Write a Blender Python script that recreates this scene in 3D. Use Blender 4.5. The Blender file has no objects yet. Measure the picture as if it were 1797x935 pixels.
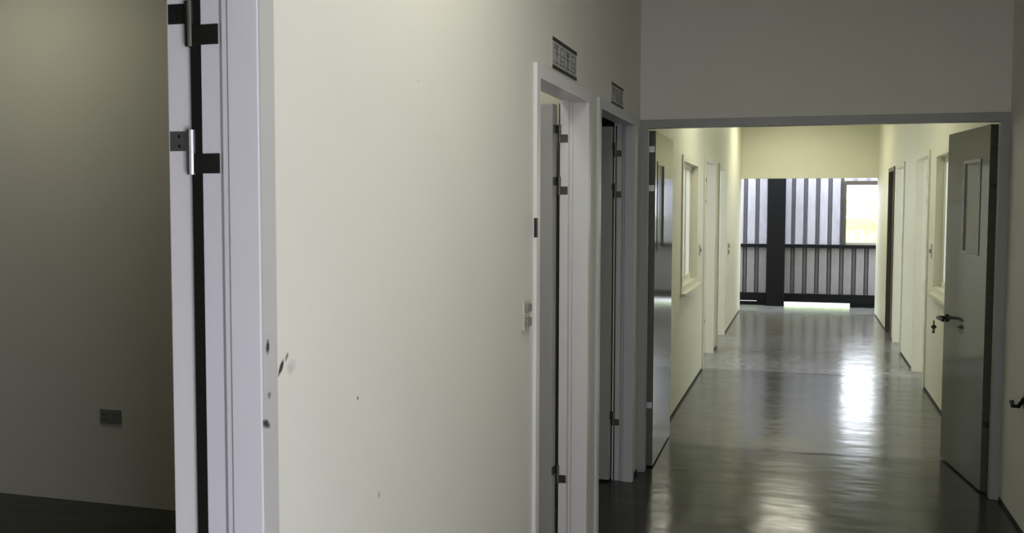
import bpy, bmesh, math, random
from mathutils import Vector, Matrix
random.seed(4)
S = bpy.context.scene
COL = S.collection

# ---------------------------------------------------------------- camera
F, YAW, PITCH, ROLL = 1739.66, 0.285791, 0.058733, 0.0026885
cy_, sy_ = math.cos(YAW), math.sin(YAW)
fw = Vector((-sy_*math.cos(PITCH), cy_*math.cos(PITCH), -math.sin(PITCH)))
rt = Vector((cy_, sy_, 0)); up = rt.cross(fw)
r2 = rt*math.cos(ROLL) + up*math.sin(ROLL)
u2 = -rt*math.sin(ROLL) + up*math.cos(ROLL)
cd = bpy.data.cameras.new('camera')
cd.sensor_fit = 'HORIZONTAL'; cd.sensor_width = 36.0
cd.lens = 36.0*F/1797.0
cd.clip_start = 0.02; cd.clip_end = 300
cam = bpy.data.objects.new('camera', cd); COL.objects.link(cam)
M = Matrix(((r2.x, u2.x, -fw.x, 0), (r2.y, u2.y, -fw.y, 0), (r2.z, u2.z, -fw.z, 1.58), (0, 0, 0, 1)))
cam.matrix_world = M
S.camera = cam

# ---------------------------------------------------------------- light
S.view_settings.view_transform = 'Standard'
S.view_settings.look = 'None'
S.view_settings.exposure = 0.0
S.view_settings.gamma = 1.0
S.view_settings.use_curve_mapping = False
w = bpy.data.worlds.new('overcast_sky'); S.world = w; w.use_nodes = True
bg = w.node_tree.nodes['Background']
bg.inputs[0].default_value = (0.86, 0.92, 1.0, 1); bg.inputs[1].default_value = 7.8

def area(name, loc, rot, sx, sy, power, color, spread=180):
    l = bpy.data.lights.new(name, 'AREA'); l.shape = 'RECTANGLE'; l.size = sx; l.size_y = sy
    l.energy = power; l.color = color; l.spread = math.radians(spread)
    o = bpy.data.objects.new(name, l); COL.objects.link(o)
    o.location = loc; o.rotation_euler = rot
    return o
R90 = math.pi/2
COOL = (0.86, 0.86, 1.0); DAY = (1.0, 0.99, 0.9)
P_LAMP_NEAR, P_LAMP_MID, P_LAMP_FAR, P_SIDE, P_ROOM_FILL = 12.5, 18.0, 15.0, 10.0, 6.0
P_WINDOW_FILL, P_DOORWAY_FILL, P_CLOSET_FILL = 20.0, 92.0, 18.0
XR_ = 1.05
# fill lamps in an added near window and doorway, then daylight of the side rooms
area('added_window_fill', (XR_+.10, 2.1, 1.75), (0, R90, 0), 1.5, 1.8, P_WINDOW_FILL, DAY, 150)
area('added_doorway_fill', (XR_+.12, -.8, .8), (0, R90, 0), 1.4, 1.4, P_DOORWAY_FILL, COOL, 170)
area('left_rooms_daylight', (-3.85, 10.8, 1.6), (0, -R90, 0), 1.4, 6.0, P_SIDE, DAY)
area('right_rooms_daylight', (3.95, 9.8, 1.6), (0, R90, 0), 1.4, 4.5, P_SIDE, DAY)

XL, XR, T = -0.937, 1.05, 0.11
YH = 5.865                       # wall with the double door
YE = 15.7                        # end of corridor
CE = 3.0

# ---------------------------------------------------------------- materials
def nodes(name):
    m = bpy.data.materials.new(name); m.use_nodes = True
    nt = m.node_tree; return m, nt, nt.nodes['Principled BSDF']
def N(nt, t, **k):
    n = nt.nodes.new(t)
    for a, b in k.items(): setattr(n, a, b)
    return n
def math_(nt, op, a, b=None, clamp=False):
    n = N(nt, 'ShaderNodeMath', operation=op); n.use_clamp = clamp
    for i, v in enumerate((a, b)):
        if v is None: continue
        if isinstance(v, (int, float)): n.inputs[i].default_value = v
        else: nt.links.new(v, n.inputs[i])
    return n.outputs[0]
def mix(nt, fac, a, b):
    n = N(nt, 'ShaderNodeMix', data_type='RGBA')
    for i, v in ((0, fac), (6, a), (7, b)):
        if isinstance(v, (int, float)): n.inputs[i].default_value = v
        elif isinstance(v, tuple): n.inputs[i].default_value = v if len(v) == 4 else v + (1,)
        else: nt.links.new(v, n.inputs[i])
    return n.outputs[2]
def pos(nt):
    g = N(nt, 'ShaderNodeNewGeometry'); s = N(nt, 'ShaderNodeSeparateXYZ')
    nt.links.new(g.outputs['Position'], s.inputs[0]); return g.outputs['Position'], s.outputs
def noise(nt, vec, scale, detail=3, rough=0.5):
    n = N(nt, 'ShaderNodeTexNoise'); n.inputs['Scale'].default_value = scale
    n.inputs['Detail'].default_value = detail; n.inputs['Roughness'].default_value = rough
    if vec is not None: nt.links.new(vec, n.inputs['Vector'])
    return n.outputs['Fac']
def bump(nt, b, h, strength, dist):
    n = N(nt, 'ShaderNodeBump'); n.inputs['Strength'].default_value = strength
    n.inputs['Distance'].default_value = dist
    nt.links.new(h, n.inputs['Height']); nt.links.new(n.outputs[0], b.inputs['Normal'])
def spot(nt, s, y, z, ry, rz, slant=0.0, wob=None):
    dy = math_(nt, 'SUBTRACT', s[1], y); dz = math_(nt, 'SUBTRACT', s[2], z)
    dy = math_(nt, 'SUBTRACT', dy, math_(nt, 'MULTIPLY', dz, slant))
    a = math_(nt, 'POWER', math_(nt, 'ABSOLUTE', math_(nt, 'DIVIDE', dy, ry)), 2.0)
    c = math_(nt, 'POWER', math_(nt, 'ABSOLUTE', math_(nt, 'DIVIDE', dz, rz)), 2.0)
    q = math_(nt, 'ADD', a, c)
    if wob is not None: q = math_(nt, 'ADD', q, math_(nt, 'MULTIPLY', math_(nt, 'SUBTRACT', wob, 0.5), 1.6))
    return math_(nt, 'SUBTRACT', 1.0, q, clamp=True)
def paint(name, col, rough, var=0.04, spots=(), bs=0.03, scale=3.0):
    m, nt, b = nodes(name); P, s = pos(nt)
    f = noise(nt, P, scale, 4)
    side = N(nt, 'ShaderNodeMath', operation='GREATER_THAN'); nt.links.new(s[0], side.inputs[0]); side.inputs[1].default_value = -.955
    d = tuple(c*(1-var*2.0) for c in col); l = tuple(min(1, c*(1+var)) for c in col)
    c = mix(nt, f, d + (1,), l + (1,))
    if spots:
        wob = noise(nt, P, 60, 3)
        for (y, z, ry, rz, sl, st) in spots:
            k = spot(nt, s, y, z, ry, rz, sl, wob)
            c = mix(nt, math_(nt, 'MULTIPLY', math_(nt, 'MULTIPLY', k, side.outputs[0]), st), c, (0.045, 0.045, 0.04, 1))
    nt.links.new(c, b.inputs['Base Color']); b.inputs['Roughness'].default_value = rough
    bump(nt, b, noise(nt, P, 90, 3), bs, 0.01)
    return m
WALLSPOTS = [(1.651, 1.280, .008, .017, .55, 1.5), (1.672, 1.296, .007, .010, .6, .8), (1.69, 1.275, .020, .018, 0, .25),
             (1.984, 1.161, .005, .005, 0, 1.0), (2.095, .913, .008, .010, 0, .5), (2.35, 1.9, .006, .006, 0, .3)]
mWall = paint('wall_paint', (0.76, 0.755, 0.70), 0.55, 0.02, WALLSPOTS)
mWallRoom = paint('side_room_wall_paint', (0.74, 0.72, 0.60), 0.6, 0.02)
mWallFar = paint('corridor_wall_paint', (0.74, 0.735, 0.58), 0.5, 0.02)
mCeil = paint('ceiling_paint', (0.72, 0.71, 0.64), 0.8)
FSPOTS = [(1.585, 1.187, .016, .011, -.8, 1.0), (1.598, 1.238, .008, .008, 0, .8), (1.594, 1.325, .007, .018, 0, 1.0)]
mFrame = paint('frame_enamel', (0.77, 0.765, 0.785), 0.32, 0.02, (), 0.02)
mArch = paint('architrave_worn_grey_paint', (0.52, 0.52, 0.51), 0.5, 0.05, FSPOTS)
mFrameCream = paint('cream_frame_enamel', (0.72, 0.71, 0.58), 0.4, 0.02)
mFrameBrown = paint('brown_frame_enamel', (0.12, 0.095, 0.07), 0.4, 0.03)
mFrameGrey = paint('grey_frame_enamel', (0.36, 0.365, 0.375), 0.32, 0.03)
mFrameBlue = paint('blue_grey_frame_enamel', (0.60, 0.62, 0.66), 0.32, 0.03)
mLeafWhite = paint('leaf_white_enamel', (0.83, 0.82, 0.79), 0.35, 0.02)
mLeafGrey = paint('leaf_grey_enamel', (0.40, 0.40, 0.39), 0.3, 0.02)
mLeafOlive = paint('leaf_olive_grey_enamel', (0.115, 0.113, 0.088), 0.07, 0.02, bs=0.01)
mLeafOlive.node_tree.nodes['Principled BSDF'].inputs['Specular IOR Level'].default_value = 0.33
mLeafGloss = paint('leaf_gloss_grey_enamel', (0.15, 0.147, 0.138), 0.10, 0.02, bs=0.01)
mSkirt = paint('skirting_dark_paint', (0.03, 0.03, 0.027), 0.8)
mPlateW = paint('switch_plastic', (0.52, 0.52, 0.45), 0.3)
mPlateD = paint('switch_grey_plastic', (0.24, 0.24, 0.20), 0.4)
mOutlet = paint('outlet_grey_plastic', (0.24, 0.24, 0.21), 0.35)
mBlack = paint('gap_shade_black', (0.014, 0.014, 0.012), 0.35)
mGateBlack = paint('gate_black_paint', (0.012, 0.012, 0.014), 0.5, 0.05)
mGateBlack.node_tree.nodes['Principled BSDF'].inputs['Specular IOR Level'].default_value = 0.1
mGateBlack.node_tree.nodes['Principled BSDF'].inputs['Roughness'].default_value = 0.8
mGateFrame = paint('gate_window_frame_paint', (0.065, 0.055, 0.045), 0.6)
mGateSill = paint('gate_sill_paint', (0.35, 0.34, 0.31), 0.5)
mPaper = paint('sign_plastic', (0.47, 0.46, 0.47), 0.5, 0.02)
mInk = paint('sign_black_ink', (0.015, 0.015, 0.012), 0.5)
mInkFaded = paint('sign_faded_ink', (0.2, 0.2, 0.19), 0.5)
mBare = paint('outside_concrete', (0.42, 0.41, 0.38), 0.9, 0.08)
mSheetLow = paint('lower_sheet_grey_lilac', (0.30, 0.285, 0.32), 0.5, 0.12, scale=8.0)
mValleyShade = paint('valley_shade_paint', (0.10, 0.095, 0.115), 0.5)  # shade of the sheet valleys as a dark colour
mPicket = paint('picket_pale_paint', (0.34, 0.38, 0.29), 0.7)

def metal(name, col, rough, var=0.0):
    m, nt, b = nodes(name); P, s = pos(nt)
    b.inputs['Metallic'].default_value = 1.0
    c = mix(nt, noise(nt, P, 200, 3), tuple(x*0.8 for x in col)+(1,), col+(1,))
    nt.links.new(c, b.inputs['Base Color']); b.inputs['Roughness'].default_value = rough
    return m
mSteel = metal('hinge_steel', (0.75, 0.75, 0.78), 0.42)
mSteelDark = metal('hinge_dark_steel', (0.17, 0.17, 0.15), 0.42)  # darker steel tone for plates and handles

def leaf_green():
    m, nt, b = nodes('hedge_leaves'); P, s = pos(nt)
    c = mix(nt, noise(nt, P, 9, 4), (0.24, 0.36, 0.09, 1), (0.5, 0.62, 0.22, 1))
    nt.links.new(c, b.inputs['Base Color']); b.inputs['Roughness'].default_value = 0.6
    b.inputs['Transmission Weight'].default_value = 0.0
    return m
mHedge = leaf_green()

def glass(name, tint, rough, alpha_fac):
    m = bpy.data.materials.new(name); m.use_nodes = True; nt = m.node_tree
    b = nt.nodes['Principled BSDF']; o = nt.nodes['Material Output']
    tr = N(nt, 'ShaderNodeBsdfTransparent'); tr.inputs[0].default_value = tint + (1,)
    b.inputs['Base Color'].default_value = (0.3, 0.31, 0.3, 1); b.inputs['Roughness'].default_value = rough
    mx = N(nt, 'ShaderNodeMixShader'); mx.inputs[0].default_value = alpha_fac
    lw = N(nt, 'ShaderNodeLayerWeight'); lw.inputs[0].default_value = 0.5
    f = math_(nt, 'ADD', math_(nt, 'MULTIPLY', lw.outputs['Fresnel'], 0.7), alpha_fac, clamp=True)
    nt.links.new(f, mx.inputs[0])
    nt.links.new(tr.outputs[0], mx.inputs[1]); nt.links.new(b.outputs[0], mx.inputs[2])
    nt.links.new(mx.outputs[0], o.inputs[0]); return m
mGlass = glass('clear_glass', (0.9, 0.92, 0.88), 0.05, 0.06)
mFrost = glass('dusty_glass', (0.85, 0.86, 0.9), 0.15, 0.25)

def obscure():
    m = bpy.data.materials.new('obscured_glass'); m.use_nodes = True; nt = m.node_tree
    b = nt.nodes['Principled BSDF']; o = nt.nodes['Material Output']
    b.inputs['Base Color'].default_value = (0.75, 0.76, 0.72, 1); b.inputs['Roughness'].default_value = 0.08
    tl = N(nt, 'ShaderNodeBsdfTranslucent'); tl.inputs[0].default_value = (0.95, 0.95, 0.9, 1)
    mx = N(nt, 'ShaderNodeMixShader'); mx.inputs[0].default_value = 0.55
    nt.links.new(b.outputs[0], mx.inputs[1]); nt.links.new(tl.outputs[0], mx.inputs[2]); nt.links.new(mx.outputs[0], o.inputs[0])
    return m
mObscure = obscure()

def floor_mat():
    m, nt, b = nodes('floor_grey_epoxy'); P, s = pos(nt)
    big = noise(nt, P, 0.9, 4, 0.6); mid = noise(nt, P, 5, 5, 0.6)
    c = mix(nt, big, (0.082, 0.085, 0.077, 1), (0.125, 0.129, 0.119, 1))
    c = mix(nt, math_(nt, 'MULTIPLY', mid, 0.35), c, (0.05, 0.052, 0.047, 1))
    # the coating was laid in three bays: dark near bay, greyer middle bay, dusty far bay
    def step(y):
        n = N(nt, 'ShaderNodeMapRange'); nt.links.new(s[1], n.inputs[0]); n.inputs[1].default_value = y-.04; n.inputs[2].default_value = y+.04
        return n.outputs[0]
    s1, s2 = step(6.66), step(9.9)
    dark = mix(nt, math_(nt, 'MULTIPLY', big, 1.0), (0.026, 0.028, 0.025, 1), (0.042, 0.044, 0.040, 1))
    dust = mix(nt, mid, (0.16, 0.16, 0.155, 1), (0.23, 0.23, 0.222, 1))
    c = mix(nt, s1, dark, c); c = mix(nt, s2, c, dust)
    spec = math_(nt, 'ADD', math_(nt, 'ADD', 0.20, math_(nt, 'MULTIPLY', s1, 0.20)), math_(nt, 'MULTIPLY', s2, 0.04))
    # ragged dark joints in the coating, running across the corridor
    wob = noise(nt, P, 2.2, 3)
    for (yc, xa, xb, th, st) in ((9.85, -.1, .75, .07, .9), (6.63, -.12, .52, .045, 1.0), (6.74, .75, .98, .04, .7), (5.95, -.75, -.62, .03, .8), (13.6, -.95, -.7, .03, .6)):
        d = math_(nt, 'SUBTRACT', s[1], math_(nt, 'ADD', yc - 0.05, math_(nt, 'MULTIPLY', wob, 0.1)))
        k = math_(nt, 'SUBTRACT', 1.0, math_(nt, 'DIVIDE', math_(nt, 'ABSOLUTE', d), th), clamp=True)
        xm = (xa+xb)/2; xr = (xb-xa)/2
        e = math_(nt, 'SUBTRACT', 1.0, math_(nt, 'POWER', math_(nt, 'ABSOLUTE', math_(nt, 'DIVIDE', math_(nt, 'SUBTRACT', s[0], xm), xr)), 4.0), clamp=True)
        k = math_(nt, 'MULTIPLY', math_(nt, 'MULTIPLY', k, e), st)
        c = mix(nt, k, c, (0.015, 0.015, 0.013, 1))
        spec = math_(nt, 'MULTIPLY', spec, math_(nt, 'SUBTRACT', 1.0, math_(nt, 'MULTIPLY', k, 0.95), clamp=True))
    nt.links.new(c, b.inputs['Base Color'])
    r = N(nt, 'ShaderNodeMapRange'); nt.links.new(mid, r.inputs[0])
    r.inputs[1].default_value = 0.3; r.inputs[2].default_value = 0.7; r.inputs[3].default_value = 0.14; r.inputs[4].default_value = 0.23
    nt.links.new(r.outputs[0], b.inputs['Roughness'])
    nt.links.new(spec, b.inputs['Specular IOR Level'])
    b.inputs['IOR'].default_value = 1.45
    mp = N(nt, 'ShaderNodeMapping'); nt.links.new(P, mp.inputs[0]); mp.inputs['Scale'].default_value = (1.5, 2.8, 1)
    h = math_(nt, 'ADD', noise(nt, mp.outputs[0], 1.6, 2), math_(nt, 'MULTIPLY', noise(nt, mp.outputs[0], 5, 1), 0.12))
    bump(nt, b, h, 0.45, 0.008)
    return m
mFloor = floor_mat()

def sheet_mat():
    m, nt, b = nodes('corrugated_sheet_lilac'); P, s = pos(nt)
    mp = N(nt, 'ShaderNodeMapping'); nt.links.new(P, mp.inputs[0]); mp.inputs['Scale'].default_value = (6, 1, 1.2)
    f = noise(nt, mp.outputs[0], 4, 4, 0.65)
    c = mix(nt, f, (0.42, 0.41, 0.50, 1), (0.80, 0.80, 0.93, 1))
    # grime collected low on the sheet
    g = math_(nt, 'MULTIPLY', noise(nt, P, 25, 4), 0.5)
    c = mix(nt, g, c, (0.45, 0.43, 0.46, 1))
    nt.links.new(c, b.inputs['Base Color']); b.inputs['Roughness'].default_value = 0.5
    tl = N(nt, 'ShaderNodeBsdfTranslucent'); nt.links.new(c, tl.inputs[0])
    mx = N(nt, 'ShaderNodeMixShader'); mx.inputs[0].default_value = 0.22
    o = nt.nodes['Material Output']
    nt.links.new(b.outputs[0], mx.inputs[1]); nt.links.new(tl.outputs[0], mx.inputs[2]); nt.links.new(mx.outputs[0], o.inputs[0])
    return m
mSheet = sheet_mat()

def emit(name, col, st):
    m = bpy.data.materials.new(name); m.use_nodes = True; nt = m.node_tree
    nt.nodes.remove(nt.nodes['Principled BSDF'])
    e = N(nt, 'ShaderNodeEmission'); e.inputs[0].default_value = col + (1,); e.inputs[1].default_value = st
    nt.links.new(e.outputs[0], nt.nodes['Material Output'].inputs[0]); return m

# ---------------------------------------------------------------- helpers
def bm_box(bm, x0, x1, y0, y1, z0, z1):
    v = [bm.verts.new(p) for p in ((x0,y0,z0),(x1,y0,z0),(x1,y1,z0),(x0,y1,z0),(x0,y0,z1),(x1,y0,z1),(x1,y1,z1),(x0,y1,z1))]
    for f in ((0,3,2,1),(4,5,6,7),(0,1,5,4),(1,2,6,5),(2,3,7,6),(3,0,4,7)): bm.faces.new([v[i] for i in f])
def bm_obox(bm, o, a, b, a0, a1, b0, b1, z0, z1):
    """box in the frame (a, b, Z) standing at o"""
    o = Vector((o[0], o[1], 0)); a = Vector((a[0], a[1], 0)); b = Vector((b[0], b[1], 0)); Z = Vector((0,0,1))
    c = [o + a*x + b*y + Z*z for x, y, z in ((a0,b0,z0),(a1,b0,z0),(a1,b1,z0),(a0,b1,z0),(a0,b0,z1),(a1,b0,z1),(a1,b1,z1),(a0,b1,z1))]
    v = [bm.verts.new(p) for p in c]
    for f in ((0,3,2,1),(4,5,6,7),(0,1,5,4),(1,2,6,5),(2,3,7,6),(3,0,4,7)): bm.faces.new([v[i] for i in f])
def bm_cyl(bm, p, q, r, n=14, r2=None):
    p = Vector(p); q = Vector(q); d = (q-p).normalized(); r2 = r if r2 is None else r2
    u = d.orthogonal().normalized(); v = d.cross(u)
    A = [bm.verts.new(p + (u*math.cos(t)+v*math.sin(t))*r) for t in (2*math.pi*i/n for i in range(n))]
    B = [bm.verts.new(q + (u*math.cos(t)+v*math.sin(t))*r2) for t in (2*math.pi*i/n for i in range(n))]
    for i in range(n): bm.faces.new((A[i], A[(i+1)%n], B[(i+1)%n], B[i]))
    bm.faces.new(A[::-1]); bm.faces.new(B)
def bm_tube(bm, pts, r, n=10):
    pts = [Vector(p) for p in pts]; rings = []
    u = (pts[1]-pts[0]).orthogonal().normalized()
    for i, p in enumerate(pts):
        d = ((pts[min(i+1, len(pts)-1)]-pts[max(i-1, 0)])).normalized()
        u = (u - d*u.dot(d)).normalized(); v = d.cross(u)
        rings.append([bm.verts.new(p + (u*math.cos(t)+v*math.sin(t))*r) for t in (2*math.pi*k/n for k in range(n))])
    for A, B in zip(rings, rings[1:]):
        for i in range(n): bm.faces.new((A[i], A[(i+1)%n], B[(i+1)%n], B[i]))
    bm.faces.new(rings[0][::-1]); bm.faces.new(rings[-1])
def new(): return bmesh.new()
def wloc(o):
    v = Vector((0,0,0))
    while o is not None: v += o.location; o = o.parent
    return v
def obj(name, bm, mat, parent=None, bevel=0.0, smooth=False, origin=None, label=None):
    bmesh.ops.recalc_face_normals(bm, faces=bm.faces)
    if origin is None and parent is None:
        xs = [v.co for v in bm.verts]
        origin = Vector(((min(v.x for v in xs)+max(v.x for v in xs))/2, (min(v.y for v in xs)+max(v.y for v in xs))/2, min(v.z for v in xs)))
    base = wloc(parent) if parent else Vector((0,0,0))
    o_loc = Vector((0,0,0)) if parent else Vector(origin)
    for v in bm.verts: v.co -= (base + o_loc)
    me = bpy.data.meshes.new(name); bm.to_mesh(me); bm.free()
    me.materials.append(mat)
    o = bpy.data.objects.new(name, me); COL.objects.link(o)
    o.location = o_loc
    if parent: o.parent = parent
    if smooth:
        for p in me.polygons: p.use_smooth = True
    if bevel:
        b = o.modifiers.new('bevel', 'BEVEL'); b.width = bevel; b.segments = 2; b.limit_method = 'ANGLE'
    if label: o['label'] = label
    return o
def empty(name, loc):
    o = bpy.data.objects.new(name, None); COL.objects.link(o); o.location = loc; o.empty_display_size = .2; return o
def tag(o, label=None, cat=None, group=None, kind=None):
    if label: o['label'] = label
    if cat: o['category'] = cat
    if group: o['group'] = group
    if kind: o['kind'] = kind
    return o
def struct(name, bm, mat, label, cat='wall', bevel=0.0):
    o = obj(name, bm, mat, bevel=bevel); return tag(o, label, cat, kind='structure')

# ---------------------------------------------------------------- structure
def boxes(name, lst, mat, label, cat='wall'):
    bm = new()
    for b in lst: bm_box(bm, *b)
    return struct(name, bm, mat, label, cat)
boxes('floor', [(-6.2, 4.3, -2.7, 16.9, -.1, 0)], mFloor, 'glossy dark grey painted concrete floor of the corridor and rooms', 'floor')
boxes('floor_outside', [(-14, 14, 16.9, 40, -.1, -.01)], mBare, 'pale concrete ground outside beyond the corrugated gate', 'ground')
boxes('ceiling', [(-6.2, 4.3, -2.7, YE+.13, CE, CE+.1)], mCeil, 'plain off-white ceiling above corridor and rooms', 'ceiling')

def pierced(name, xa, xb, y0, y1, holes, mat, label):
    """wall running along Y with door and window holes (ya, yb, za, zb)"""
    bm = new(); y = y0
    for (a, b_, za, zb) in sorted(holes):
        if a > y: bm_box(bm, xa, xb, y, a, 0, CE)
        if za > 0: bm_box(bm, xa, xb, a, b_, 0, za)
        bm_box(bm, xa, xb, a, b_, zb, CE)
        y = b_
    bm_box(bm, xa, xb, y, y1, 0, CE)
    return struct(name, bm, mat, label)
g = .03
D0 = (.62, 1.625); D1 = (3.452, 4.395); D2 = (4.583, 5.662); D3 = (9.80, 11.02); D4 = (11.50, 12.60)
D5 = (9.34, 10.34); D6 = (11.60, 12.56); D7 = (12.84, 13.66)
HT = 2.10
LW = (8.0, 9.15, .93, 1.98); RW = (7.55, 8.85, .92, 2.03)
dh = lambda d: (d[0]+g, d[1]-g, 0, HT-g)
pierced('wall_left', XL-T, XL, -2.6, YH+.04, [dh(D0), dh(D1), dh(D2)], mWall, 'near left corridor wall, off-white with scuff marks by the first door')
pierced('wall_left_far', XL-T, XL, YH+.04, YE, [LW, dh(D3), dh(D4)], mWallFar, 'left wall of the corridor beyond the double door, cream white')
pierced('wall_right', XR, XR+T, -2.6, YH+.04, [(-1.55, -.05, 0, 2.05), (1.2, 3.0, 1.0, 2.5)], mWall, 'near right corridor wall beside the double door, in shade')
pierced('wall_right_far', XR, XR+T, YH+.04, YE, [RW, dh(D5), dh(D6), dh(D7)], mWallFar, 'right wall of the corridor beyond the double door, cream white')
TH = .08
boxes('wall_above_double_door', [(XL, XR, YH, YH+TH, HT-g, CE), (XL, XL+.03, YH, YH+TH, 0, HT-g), (XR-.03, XR, YH, YH+TH, 0, HT-g)], mWall, 'plain shaded wall above the open double door')
boxes('wall_end', [(XL-T, XR+T, YE, YE+.13, 2.045, CE), (-4.2, XL, YE, YE+.13, 0, CE), (XR, 4.3, YE, YE+.13, 0, CE)], mWallFar, 'cream end wall above the opening to the corrugated gate')
boxes('wall_room_back', [(-6.1, -2.25, 4.39, 4.56, 0, CE), (-2.25, XL-T, 4.50, 4.56, 0, CE)], mWallRoom, 'dim back wall of the side room at the left with an outlet low on it')
boxes('wall_closet', [(-2.05, -1.97, 3.18, 4.50, 0, CE), (-2.05, XL-T, 3.1, 3.18, 0, CE)], mWall, 'partition of the small room behind the first signed door')
boxes('wall_room_left', [(-6.2, -6.1, -2.6, 4.56, 0, CE)], mWall, 'far side wall of the left room')
boxes('wall_rear', [(-6.1, 2.3, -2.6, -2.5, 0, CE), (2.2, 2.3, .1, 7.1, 0, CE)], mWall, 'walls behind the viewpoint')
boxes('wall_storeroom', [(-4.1, XL-T, 7.0, 7.1, 0, CE), (-4.2, -4.1, 4.56, 7.1, 0, CE)], mWall, 'walls of the dark room behind the second signed door')
bm = new(); bm_box(bm, -4.2, -4.1, 7.1, 7.8, 0, CE); bm_box(bm, -4.2, -4.1, 13.8, YE, 0, CE); bm_box(bm, -4.2, -4.1, 7.8, 13.8, 0, .9); bm_box(bm, -4.2, -4.1, 7.8, 13.8, 2.3, CE)
struct('wall_left_outer', bm, mWallFar, 'outer wall of the left side rooms with a window band')
bm = new(); bm_box(bm, 4.2, 4.3, 7.1, 7.55, 0, CE); bm_box(bm, 4.2, 4.3, 12.05, YE, 0, CE); bm_box(bm, 4.2, 4.3, 7.55, 12.05, 0, .9); bm_box(bm, 4.2, 4.3, 7.55, 12.05, 2.3, CE); bm_box(bm, XR+T, 4.3, 7.0, 7.1, 0, CE)
bm_box(bm, XR+T, 4.2, 12.65, 12.75, 0, CE)
struct('wall_right_outer', bm, mWallFar, 'outer wall of the right side rooms with a window band')
# thin dark painted skirting lines
def skirt(name, x0, x1, y0, y1, holes, label):
    bm = new(); y = y0
    for a, b_ in holes:
        if a > y: bm_box(bm, x0, x1, y, a, 0, .02)
        y = b_
    if y1 > y: bm_box(bm, x0, x1, y, y1, 0, .02)
    struct(name, bm, mSkirt, label, 'baseboard')
skirt('baseboard_left', XL, XL+.004, 1.6, YE, [D1, D2, (YH-.02, YH+TH+.02), D3, D4], 'thin dark painted line at the foot of the left wall')
skirt('baseboard_right', XR-.004, XR, -2.5, YE, [(YH-.02, YH+TH+.02), D5, D6, D7], 'thin dark painted line at the foot of the right wall')

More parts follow.
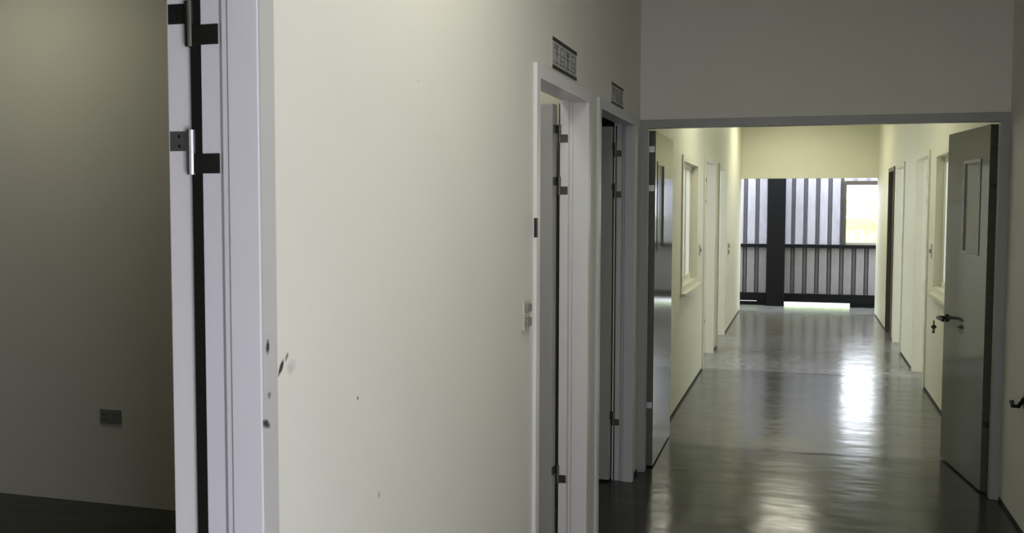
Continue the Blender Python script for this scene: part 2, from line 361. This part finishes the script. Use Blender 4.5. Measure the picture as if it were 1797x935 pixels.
# ---------------------------------------------------------------- doors
def v2(a): return Vector((a[0], a[1], 0))
HZ = (1.895, 1.662, .345)
def door(n, o, a, r, U, Td, mframe, label, leaves, H=HT, plates=mSteelDark, lapp=.015):
    """o: outer near corner on the corridor face, a: along the wall, r: into the room"""
    o = v2(o); a = v2(a); r = v2(r)
    root = empty('door_%d' % n, (o + a*U/2)); tag(root, label, 'door', kind='structure')
    prof = [(0, 0), (0, -lapp), (.05, -lapp), (.05, Td*.52), (.044, Td*.52+.004), (.044, Td*.66), (.035, Td*.66+.010), (.035, Td+.012), (0, Td+.012), (0, Td), (.032, Td), (.032, 0)]
    bm = new(); st = []
    for (e, v) in prof:
        st.append([bm.verts.new(o + a*u + r*v + Vector((0, 0, z))) for u, z in ((e, 0), (e, H-e), (U-e, H-e), (U-e, 0))])
    k = len(prof)
    for i in range(k):
        A, B = st[i], st[(i+1) % k]
        for j in range(3): bm.faces.new((A[j], A[j+1], B[j+1], B[j]))
    for j in (0, 3): bm.faces.new([s_[j] for s_ in st])
    fr = obj('door_frame', bm, mframe, root, bevel=.0025)
    for L in leaves:
        near = L.get('near', False)                     # hinge on the near jamb
        th = math.radians(L['angle']); c = a if near else -a
        piv = o + a*(.033 if near else U-.033) + r*(Td+L.get('off', .024))
        d = c*math.cos(th) + r*math.sin(th)             # along the leaf
        nn = -r*math.cos(th) + c*math.sin(th)           # through its thickness
        W = L['w']; t = L.get('t', .048); g0 = .012
        bm = new(); vp = L.get('vision')
        if vp:
            s0, s1, z0, z1 = vp
            for (p, q, za, zb) in ((g0, s0, .012, H-.055), (s1, W, .012, H-.055), (s0, s1, .012, z0), (s0, s1, z1, H-.055)):
                bm_obox(bm, piv, d, nn, p, q, 0, t, za, zb)
            bmesh.ops.remove_doubles(bm, verts=bm.verts, dist=1e-5)
        else: bm_obox(bm, piv, d, nn, g0, W, 0, t, .012, H-.055)
        lf = obj('door_leaf', bm, L['mat'], root, bevel=0 if vp else .0025)
        if 'label' in L: lf['label'] = L['label']
        if vp:
            bm = new(); bm_obox(bm, piv, d, nn, s0, s1, t-.010, t-.005, z0, z1); obj('vision_pane', bm, mObscure, lf, label='pale narrow glass pane')
            bm = new(); bw = .016
            for (p, q, za, zb) in ((s0-bw, s0+.004, z0-bw, z1+bw), (s1-.004, s1+bw, z0-bw, z1+bw), (s0, s1, z0-bw, z0+.004), (s0, s1, z1-.004, z1+bw)):
                bm_obox(bm, piv, d, nn, p, q, -.004, t+.004, za, zb)
            obj('glazing_bead', bm, L.get('bead', L['mat']), lf)
        ja = a if near else -a; q = o + a*(.035 if near else U-.035)
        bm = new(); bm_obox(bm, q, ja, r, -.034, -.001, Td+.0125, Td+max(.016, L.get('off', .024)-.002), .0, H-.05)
        obj('gap_shade_strip', bm, mBlack, fr, label='black strip standing in for the dark hinge gap')  # black strip imitates the shade in the gap between leaf and jamb
        for i, hz in enumerate(HZ if not L.get('hz') else L['hz']):
            bm = new()                                   # leaf half: plate on the hinge edge and upper knuckle
            bm_obox(bm, piv, d, nn, g0-.003, g0, .002, t-.006, hz+.022, hz+.058)
            bm_cyl(bm, piv+Vector((0,0,hz+.019)), piv+Vector((0,0,hz+.060)), .0085)
            bm_obox(bm, piv, d, nn, 0, g0, -.001, .004, hz+.022, hz+.058)
            pm = L.get('plates', [plates]*3)[i]
            ho = obj('hinge', bm, pm, lf, label=L.get('hlabels', [None]*3)[i])
            if L.get('screws'):
                ho.data.materials.append(mBlack)
                bm = bmesh.new(); bm.from_mesh(ho.data); base = wloc(ho)
                for sy in (.012, .030):
                    for sz in (.031, .049):
                        p = piv + d*(g0-.0032) + nn*sy + Vector((0,0,hz+sz)) - base
                        n0 = len(bm.faces); bm_cyl(bm, p, p-d*.0012, .0032, 10); bm.faces.ensure_lookup_table()
                        for f in list(bm.faces)[n0:]: f.material_index = 1
                bm.to_mesh(ho.data); bm.free()
            bm = new()                                   # jamb half
            ja = a if near else -a; ju = .035 if near else U-.035
            q = o + a*ju
            bm_obox(bm, q, ja, r, -.0005, .0025, Td*.66+.012, Td+.014, hz-.020, hz+.016)
            e1 = (piv - q).dot(ja)
            bm_obox(bm, q, ja, r, min(e1, 0)-.001, max(e1, .002), Td+.010, Td+L.get('off', .024), hz-.020, hz+.016)
            obj('hinge_plate', bm, plates, fr)
            bm = new(); bm_cyl(bm, piv+Vector((0,0,hz-.022)), piv+Vector((0,0,hz+.0185)), .0085)
            obj('hinge_knuckle', bm, pm, fr)
        hd = L.get('handle')
        if hd:
            s, z = hd; bm = new(); sgn = L.get('lever_dir', -1)
            P = lambda x, y, zz: piv + d*x + nn*y + Vector((0, 0, zz))
            for y0, y1 in ((t, 1), (0, -1)):
                bm_cyl(bm, P(s, y0, z), P(s, y0+y1*.012, z), .027, 20)
                bm_cyl(bm, P(s, y0+y1*.010, z), P(s, y0+y1*.058, z), .012, 14)
                bm_tube(bm, [P(s, y0+y1*.055, z), P(s+sgn*.02, y0+y1*.060, z), P(s+sgn*.07, y0+y1*.060, z), P(s+sgn*.125, y0+y1*.056, z-.004)], .010)
            bm_obox(bm, piv, d, nn, W-.001, W+.002, t*.25, t*.75, z-.08, z+.05)
            obj('lever_handle', bm, L.get('hmat', mSteelDark), lf, label=L.get('hlabel'))
    return root

door(1, (XL, D0[0]), (0,1), (-1,0), D0[1]-D0[0], T, mFrame, 'nearest door at the left, swung fully back, bright lilac-white frame with steel hinges',
     [dict(angle=178.5, w=.90, mat=mLeafWhite, plates=[mSteelDark, mSteel, mSteel], screws=True, jsteel=False, handle=(.83, 1.0),
           label='white door leaf seen edge-on', off=.036, t=.056)], lapp=.003)
bm = new(); bm_box(bm, XL-.001, XL+.006, D0[1]-.046, D0[1]+.003, 0, HT+.002)
obj('architrave', bm, mArch, bpy.data.objects['door_1'], label='worn grey trim strip with chipped spots')
door(2, (XL, D1[0]), (0,1), (-1,0), D1[1]-D1[0], T, mFrame, 'half-hidden open door under the nearer corridor sign, pale frame, grey leaf inside',
     [dict(angle=100, w=.84, mat=mLeafGrey, handle=(.77, 1.0), off=.014)])
door(3, (XL, D2[0]), (0,1), (-1,0), D2[1]-D2[0], .083, mFrameBlue, 'open dark door under the farther corridor sign beside the double door',
     [dict(angle=92, w=.98, off=.02, mat=mLeafGrey, handle=(.90, 1.0))])
door(4, (XL, YH), (1,0), (0,1), XR-XL, TH, mFrameGrey, 'open grey double door across the corridor with glossy leaves and narrow panes',
     [dict(angle=82, w=.80, mat=mLeafOlive, vision=(.17, .45, 1.335, 1.85), handle=(.735, .905), lever_dir=-1, hmat=mBlack, off=.016, t=.045,
           label='olive-grey leaf on the right with a keyed lever handle', hlabel='black lever handle', bead=mFrameGrey),
      dict(near=True, angle=90.5, w=.90, mat=mLeafGloss, vision=(.12, .40, 1.335, 1.85), off=.016, t=.045,
           plates=[mSteel, mSteel, mSteel], label='glossy grey leaf on the left folded back to the wall')])
door(5, (XL, D3[0]), (0,1), (-1,0), D3[1]-D3[0], T, mFrameCream, 'first cream door frame on the left beyond the window, leaf open inward',
     [dict(angle=100, w=.98, off=.036, mat=mFrameCream, handle=(.9, 1.0))])
door(6, (XL, D4[0]), (0,1), (-1,0), D4[1]-D4[0], T, mFrameCream, 'farthest cream door frame on the left wall, leaf open inward',
     [dict(angle=100, w=.98, off=.036, mat=mFrameCream, handle=(.9, 1.0))])
door(7, (XR, D5[0]), (0,1), (1,0), D5[1]-D5[0], T, mFrameCream, 'nearest cream door frame on the right wall past the double door',
     [dict(angle=100, w=.90, off=.036, mat=mFrameCream, handle=(.82, 1.0))])
door(8, (XR, D6[0]), (0,1), (1,0), D6[1]-D6[0], T, mFrameCream, 'second cream door frame on the right wall with a faint hinge',
     [dict(angle=75, w=.86, off=.036, mat=mFrameCream, handle=(.78, 1.0))])
door(9, (XR, D7[0]), (0,1), (1,0), D7[1]-D7[0], T, mFrameBrown, 'dark brown door opening on the right near the corridor end',
     [dict(angle=40, w=.72, mat=mFrameBrown, handle=(.64, 1.0))])

# keys hanging from the right leaf's lock
root = empty('key_bunch', (.79, 6.66, .86))
tag(root, 'small bunch of dark keys hanging from the lever handle of the right door leaf', 'keys')
kc = Vector((.792, 6.655, .885))
bm = new(); pts = [kc + Vector((0, .013*math.sin(t), -.014 + .016*math.cos(t))) for t in [2*math.pi*i/16 for i in range(17)]]
bm_tube(bm, pts, .003, 6); obj('key_ring', bm, mBlack, root)
for k, (dx, dy) in enumerate(((-.004, -.004), (.005, .005))):
    bm = new(); q = kc + Vector((dx, dy, -.03))
    bm_cyl(bm, q + Vector((0, -.0015, -.008)), q + Vector((0, .0015, -.008)), .012, 14)
    bm_box(bm, q.x-.003, q.x+.003, q.y-.001, q.y+.001, q.z-.048, q.z-.016)
    bm_box(bm, q.x-.006, q.x, q.y-.001, q.y+.001, q.z-.046, q.z-.040); bm_box(bm, q.x-.006, q.x, q.y-.001, q.y+.001, q.z-.036, q.z-.032)
    obj('key', bm, mBlack, root)

# ---------------------------------------------------------------- windows in the corridor walls
def window(n, X, r, y0, y1, z0, z1, label, mull=1, sill=True):
    root = empty('window_%d' % n, (X, (y0+y1)/2, z0)); tag(root, label, 'window', kind='structure')
    o = (X, 0); a = (0, 1); fw_ = .045
    bm = new()
    for (p, q, za, zb) in ((y0-.03, y0+.02, z0-.03, z1+.03), (y1-.02, y1+.03, z0-.03, z1+.03), (y0+.02, y1-.02, z0-.03, z0+.02), (y0+.02, y1-.02, z1-.02, z1+.03)):
        bm_obox(bm, o, a, r, p, q, -.012, T+.012, za, zb)
    obj('window_frame', bm, mFrameCream, root)
    k = mull+1; w_ = (y1-y0-.04)/k
    for i in range(k):
        p = y0+.02+i*w_; q = p+w_; bm = new(); ya = .03 + .02*(i % 2)
        for (p1, q1, za, zb) in ((p, p+fw_, z0+.02, z1-.02), (q-fw_, q, z0+.02, z1-.02), (p+fw_, q-fw_, z0+.02, z0+.02+fw_), (p+fw_, q-fw_, z1-.02-fw_, z1-.02)):
            bm_obox(bm, o, a, r, p1, q1, ya, ya+.02, za, zb)
        sa = obj('window_sash', bm, mFrameCream, root)
        bm = new(); bm_obox(bm, o, a, r, p+fw_, q-fw_, ya+.007, ya+.012, z0+.02+fw_, z1-.02-fw_)
        obj('glass_pane', bm, mObscure, sa)
    if sill:
        bm = new(); bm_obox(bm, o, a, r, y0-.06, y1+.06, -.05, .012, z0-.05, z0-.028)
        obj('window_sill', bm, mFrameCream, root)
window(1, XL, (-1,0), *LW, 'tall window in the left wall just past the double door, pale frame and thin sill')
window(2, XR, (1,0), *RW, 'pale framed window on the right partly hidden by the olive-grey door leaf')
window(3, XR, (1,0), 1.2, 3.0, 1.0, 2.5, 'added unseen window in the near right wall, lighting the blank wall opposite')  # unseen window, added to brighten the left wall

# ---------------------------------------------------------------- ceiling lamps
def lamp(x, y, sx, sy, st, col, label, group=None):
    root = empty('ceiling_lamp', (x, y, CE-.05)); tag(root, label, 'ceiling lamp', group)
    bm = new(); f = .025
    for b in ((x-sx/2-f, x-sx/2, y-sy/2-f, y+sy/2+f), (x+sx/2, x+sx/2+f, y-sy/2-f, y+sy/2+f), (x-sx/2, x+sx/2, y-sy/2-f, y-sy/2), (x-sx/2, x+sx/2, y+sy/2, y+sy/2+f)):
        bm_box(bm, *b, CE-.05, CE)
    obj('lamp_frame', bm, mPlateW, root)
    bm = new(); bm_box(bm, x-sx/2, x+sx/2, y-sy/2, y+sy/2, CE-.04, CE-.034)
    obj('diffuser', bm, emit('lamp_diffuser_light', col, st), root)
WARM = (1.0, .97, .84)
lamp(-.17, 2.35, .6, .6, P_LAMP_NEAR, WARM, 'square ceiling lamp above the near end of the corridor')
lamp(-.17, 8.5, .6, .6, P_LAMP_MID, (1, .96, .78), 'square ceiling lamp over the corridor just beyond the double door')
lamp(-.17, 14.1, .6, 1.1, P_LAMP_FAR, (1, .96, .78), 'square ceiling lamp at the far end of the corridor')
lamp(-3.9, 3.55, .6, .6, P_ROOM_FILL, (1, .97, .8), 'added unseen ceiling lamp that lights the left side room')  # unseen lamp, added to brighten the top of the room's back wall

lamp(-1.5, 3.65, .3, .3, P_CLOSET_FILL, (1, .98, .9), 'added unseen fill lamp inside the little room behind the first signed door')  # unseen lamp, added to brighten the grey leaf and its jamb
# added lobby walls, unseen, closing the fill-lamp doorway off from the sky
boxes('wall_added_lobby', [(XR+T, 2.2, -1.7, -1.6, 0, CE), (XR+T, 2.2, 0, .1, 0, CE), (2.2, 2.3, -1.7, .1, 0, CE)], mWall, 'added unseen walls behind the fill-lamp doorway right of the viewpoint')

# ---------------------------------------------------------------- corrugated gate and what is behind it
GY = 16.84
gate = empty('corrugated_gate', (0, GY, 0)); tag(gate, 'lilac-grey corrugated sheet gate with black post and rails at the corridor end', 'gate')
def sheet(x0, x1, z0, z1, mat=None):
    bm = new(); per = .19; pts = []; k = math.floor((x0+3)/per)
    x = -3 + k*per + .022
    seq = []
    while x < x1 + per:
        seq += [(x, 0), (x+.118, 0), (x+.134, .055), (x+.174, .055)]; x += per
    seq = [(min(max(p, x0), x1), y) for p, y in seq if x0-per < p < x1+per]
    prev = None
    for p, y in seq:
        if prev is not None and abs(prev[0]-p) < 1e-5 and abs(prev[1]-y) < 1e-5: continue
        if prev is not None and p == prev[0] and (p == x0 or p == x1): prev = (p, y); continue
        pts.append((p, y)); prev = (p, y)
    fr_ = [(bm.verts.new((p, GY+y, z0)), bm.verts.new((p, GY+y, z1)), bm.verts.new((p, GY+y+.003, z0)), bm.verts.new((p, GY+y+.003, z1))) for p, y in pts]
    for A, B in zip(fr_, fr_[1:]):
        bm.faces.new((A[0], B[0], B[1], A[1])); bm.faces.new((A[2], A[3], B[3], B[2]))
        bm.faces.new((A[1], B[1], B[3], A[3])); bm.faces.new((A[0], A[2], B[2], B[0]))
    bm.faces.new((fr_[0][0], fr_[0][1], fr_[0][3], fr_[0][2])); bm.faces.new((fr_[-1][0], fr_[-1][2], fr_[-1][3], fr_[-1][1]))
    obj('corrugated_sheet', bm, mat or mSheet, gate)
for a_, b_, za, zb in ((-2.6, -.43, 1.0, 2.7), (-.42, .625, 1.0, 2.7), (.625, 1.16, 2.03, 2.7), (1.17, 2.6, 1.0, 2.7)): sheet(a_, b_, za, zb)
for a_, b_ in ((-2.6, 2.6),): sheet(a_, b_, .16, .985, mSheetLow)
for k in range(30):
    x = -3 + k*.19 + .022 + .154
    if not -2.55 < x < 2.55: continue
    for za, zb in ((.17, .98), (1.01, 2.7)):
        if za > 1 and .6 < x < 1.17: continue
        bm = new(); bm_box(bm, x-.019, x+.019, GY+.002, GY+.05, za, zb); obj('valley_shade_strip', bm, mValleyShade, gate)  # dark strips in the valleys imitate the shade of the folds
bm = new(); bm_box(bm, -.565, -.285, GY-.20, GY-.04, 0, 2.75); obj('gate_post', bm, mGateBlack, gate, bevel=.004)
bm = new(); bm_box(bm, -2.6, -.565, GY-.06, GY-.005, .95, 1.005); bm_box(bm, -.285, 2.6, GY-.06, GY-.005, .95, 1.005); obj('gate_rail', bm, mGateBlack, gate)
bm = new(); bm_box(bm, -2.6, -.565, GY-.07, GY-.005, .07, .20); bm_box(bm, -.285, 2.6, GY-.07, GY-.005, .065, .20); obj('bottom_rail', bm, mGateBlack, gate)
for xa, xb, zb in ((-2.6, -.72, .056), (-.72, -.285, .067), (.74, 2.6, .067)):
    bm = new(); bm_box(bm, xa, xb, GY-.06, GY+.05, 0, zb); obj('threshold_block', bm, mGateBlack, gate)
bm = new()
for b in ((.605, .655, 1.0, 2.03), (1.13, 1.18, 1.0, 2.03), (.655, 1.13, 1.965, 2.03)): bm_box(bm, b[0], b[1], GY-.04, GY+.02, b[2], b[3])
wf = obj('window_frame', bm, mGateFrame, gate)
bm = new(); bm_box(bm, .655, 1.13, GY-.035, GY+.03, 1.005, 1.045); obj('sill', bm, mGateSill, wf)

hb = new()
for i in range(900):
    x = random.uniform(-1.5, 6.0); z = random.uniform(0, 1.0)**.8*(1.62 + .18*math.sin(x*2.3) + .1*math.sin(x*6)); y = 24 + random.uniform(-.35, .5) + z*.1
    c = Vector((x, y, z)); s_ = random.uniform(.06, .13)
    u = Vector((random.uniform(-1,1), random.uniform(-1,1), random.uniform(-1,1))).normalized(); v = u.orthogonal().normalized()
    q = [hb.verts.new(c + u*s_*a_ + v*s_*.6*b_) for a_, b_ in ((-1, 0), (0, -1), (1, 0), (0, 1))]
    hb.faces.new(q)
bm_box(hb, -1.5, 6.0, 24.0, 24.5, 0, 1.35)
tag(obj('hedge', hb, mHedge), 'sunlit green hedge outside seen through the opening in the corrugated gate', 'hedge', kind='stuff')
pf = empty('picket_fence', (2, 21, 0)); tag(pf, 'low pale picket fence in front of the hedge outside the gate', 'fence')
bm = new(); bm_box(bm, -.5, 4.0, 21.0, 21.03, .3, .36); bm_box(bm, -.5, 4.0, 21.0, 21.03, 1.0, 1.05); obj('rail', bm, mPicket, pf)
for i in range(24):
    bm = new(); x = -.4 + i*.185; bm_box(bm, x, x+.07, 20.97, 21.0, 0, 1.13+.02*(i % 3)); obj('picket', bm, mPicket, pf)

# ---------------------------------------------------------------- signs above doors
def sign(y0, y1, z0, z1, label, ink, n, seed):
    rnd = random.Random(seed)
    root = empty('door_sign', (XL, (y0+y1)/2, z0)); tag(root, label, 'sign')
    bm = new(); bm_box(bm, XL, XL+.004, y0, y1, z0, z1); obj('sign_plate', bm, mPaper, root)
    for za, zb in ((z1-.014, z1), (z0, z0+.013)):
        bm = new(); bm_box(bm, XL+.004, XL+.006, y0, y1, za, zb); obj('border_bar', bm, ink, root, label='black horizontal bar')
    bm = new(); w_ = (y1-y0-.03)/n; X0, X1 = XL+.004, XL+.0052
    for k in range(n):
        a = y0+.015+k*w_+.008; b = a+w_-.016; zl = z0+.024; zh = z1-.024; t = .0055
        rows = [zl, (zl+zh)/2, zh-t] + ([zl+(zh-zl)*.25] if k % 2 else [zl+(zh-zl)*.75])
        for z in rows: bm_box(bm, X0, X1, a+rnd.uniform(0, .012), b-rnd.uniform(0, .012), z, z+t)
        for f in ((.12, .88) if k % 2 else (.5,)) + ((.3,) if k == 2 else ()):
            y = a + (b-a)*f; bm_box(bm, X0, X1, y, y+t*1.6, zl, zh)
    obj('lettering', bm, mInkFaded, root, label='blurred dark characters')
sign(3.715, 4.133, 2.117, 2.236, 'nearer white sign with black top and bottom bars above the open pale-framed door', mInk, 4, 3)
sign(4.925, 5.262, 2.104, 2.212, 'farther dim sign with two black bars above the dark open door', mInk, 3, 8)

# ---------------------------------------------------------------- small wall fittings
def switch(X, r, y, z, w_, h_, label, rock=2, m=mPlateW, mr=mPlateD, dep=.009, name='light_switch', cat='light switch'):
    root = empty(name, (X, y, z)); tag(root, label, cat)
    bm = new(); bm_obox(bm, (X, y), (0, 1), (-r[0], 0), -w_/2, w_/2, 0, dep, z-h_/2, z+h_/2); obj('switch_plate', bm, m, root, bevel=.002)
    for i in range(rock):
        zc = z + h_*(.24 - .48*i/(rock-1) if rock > 1 else 0); bm = new()
        bm_obox(bm, (X, y), (0, 1), (-r[0], 0), -w_*.32, w_*.32, dep, dep+.010, zc-h_*.14, zc+h_*.14); obj('rocker', bm, mr, root, bevel=.002)
switch(XL, (-1,0), 3.352, 1.205, .085, .105, 'small switch plate with two grey rockers on the near left wall beside the signed door')
switch(XL, (-1,0), 9.45, 1.19, .10, .10, 'small switch plate on the left wall between the tall window and the first cream door', 1)
switch(XL, (-1,0), 13.15, 1.06, .12, .16, 'small grey switch plate on the left wall near the gate end', 2)
switch(XR, (1,0), 9.10, 1.225, .09, .12, 'small grey switch plate on the right wall between the window and the nearest cream door', 1)
# dark latch plate on the first signed door's near jamb
bm = new(); bm_box(bm, XL+.006, XL+.0165, D1[0]-.003, D1[0]+.012, 1.475, 1.545)
tag(obj('latch_plate', bm, mBlack), 'narrow dark plate on the near edge of the first signed pale door frame', 'latch plate')
# outlet low on the room's back wall
root = empty('wall_outlet', (-3.503, 4.39, .47)); tag(root, 'dark grey double outlet low on the dim back wall of the left side room', 'outlet')
bm = new(); bm_box(bm, -3.568, -3.438, 4.382, 4.39, .433, .510); obj('outlet_plate', bm, mOutlet, root, bevel=.002)
for cx in (-3.535, -3.471):
    bm = new(); bm_box(bm, cx-.022, cx+.022, 4.379, 4.382, .448, .495); so = obj('socket', bm, mPlateD, root)
    bm = new()
    for dx, dz in ((-.009, .012), (.007, .012), (-.001, -.012)): bm_box(bm, cx+dx-.002, cx+dx+.003, 4.3782, 4.379, .4715+dz-.005, .4715+dz+.005)
    obj('pin_hole', bm, mBlack, so)
# dark hook low on the near right wall
root = empty('wall_hook', (XR, 5.31, .63)); tag(root, 'small dark hook low on the near right wall at the edge of the photo', 'hook')
bm = new(); bm_box(bm, XR-.006, XR, 5.26, 5.295, .615, .70); obj('back_plate', bm, mBlack, root)
bm = new(); bm_tube(bm, [(XR-.004, 5.29, .66), (XR-.02, 5.33, .615), (XR-.04, 5.36, .61), (XR-.045, 5.37, .635)], .011); obj('hook_arm', bm, mBlack, root)
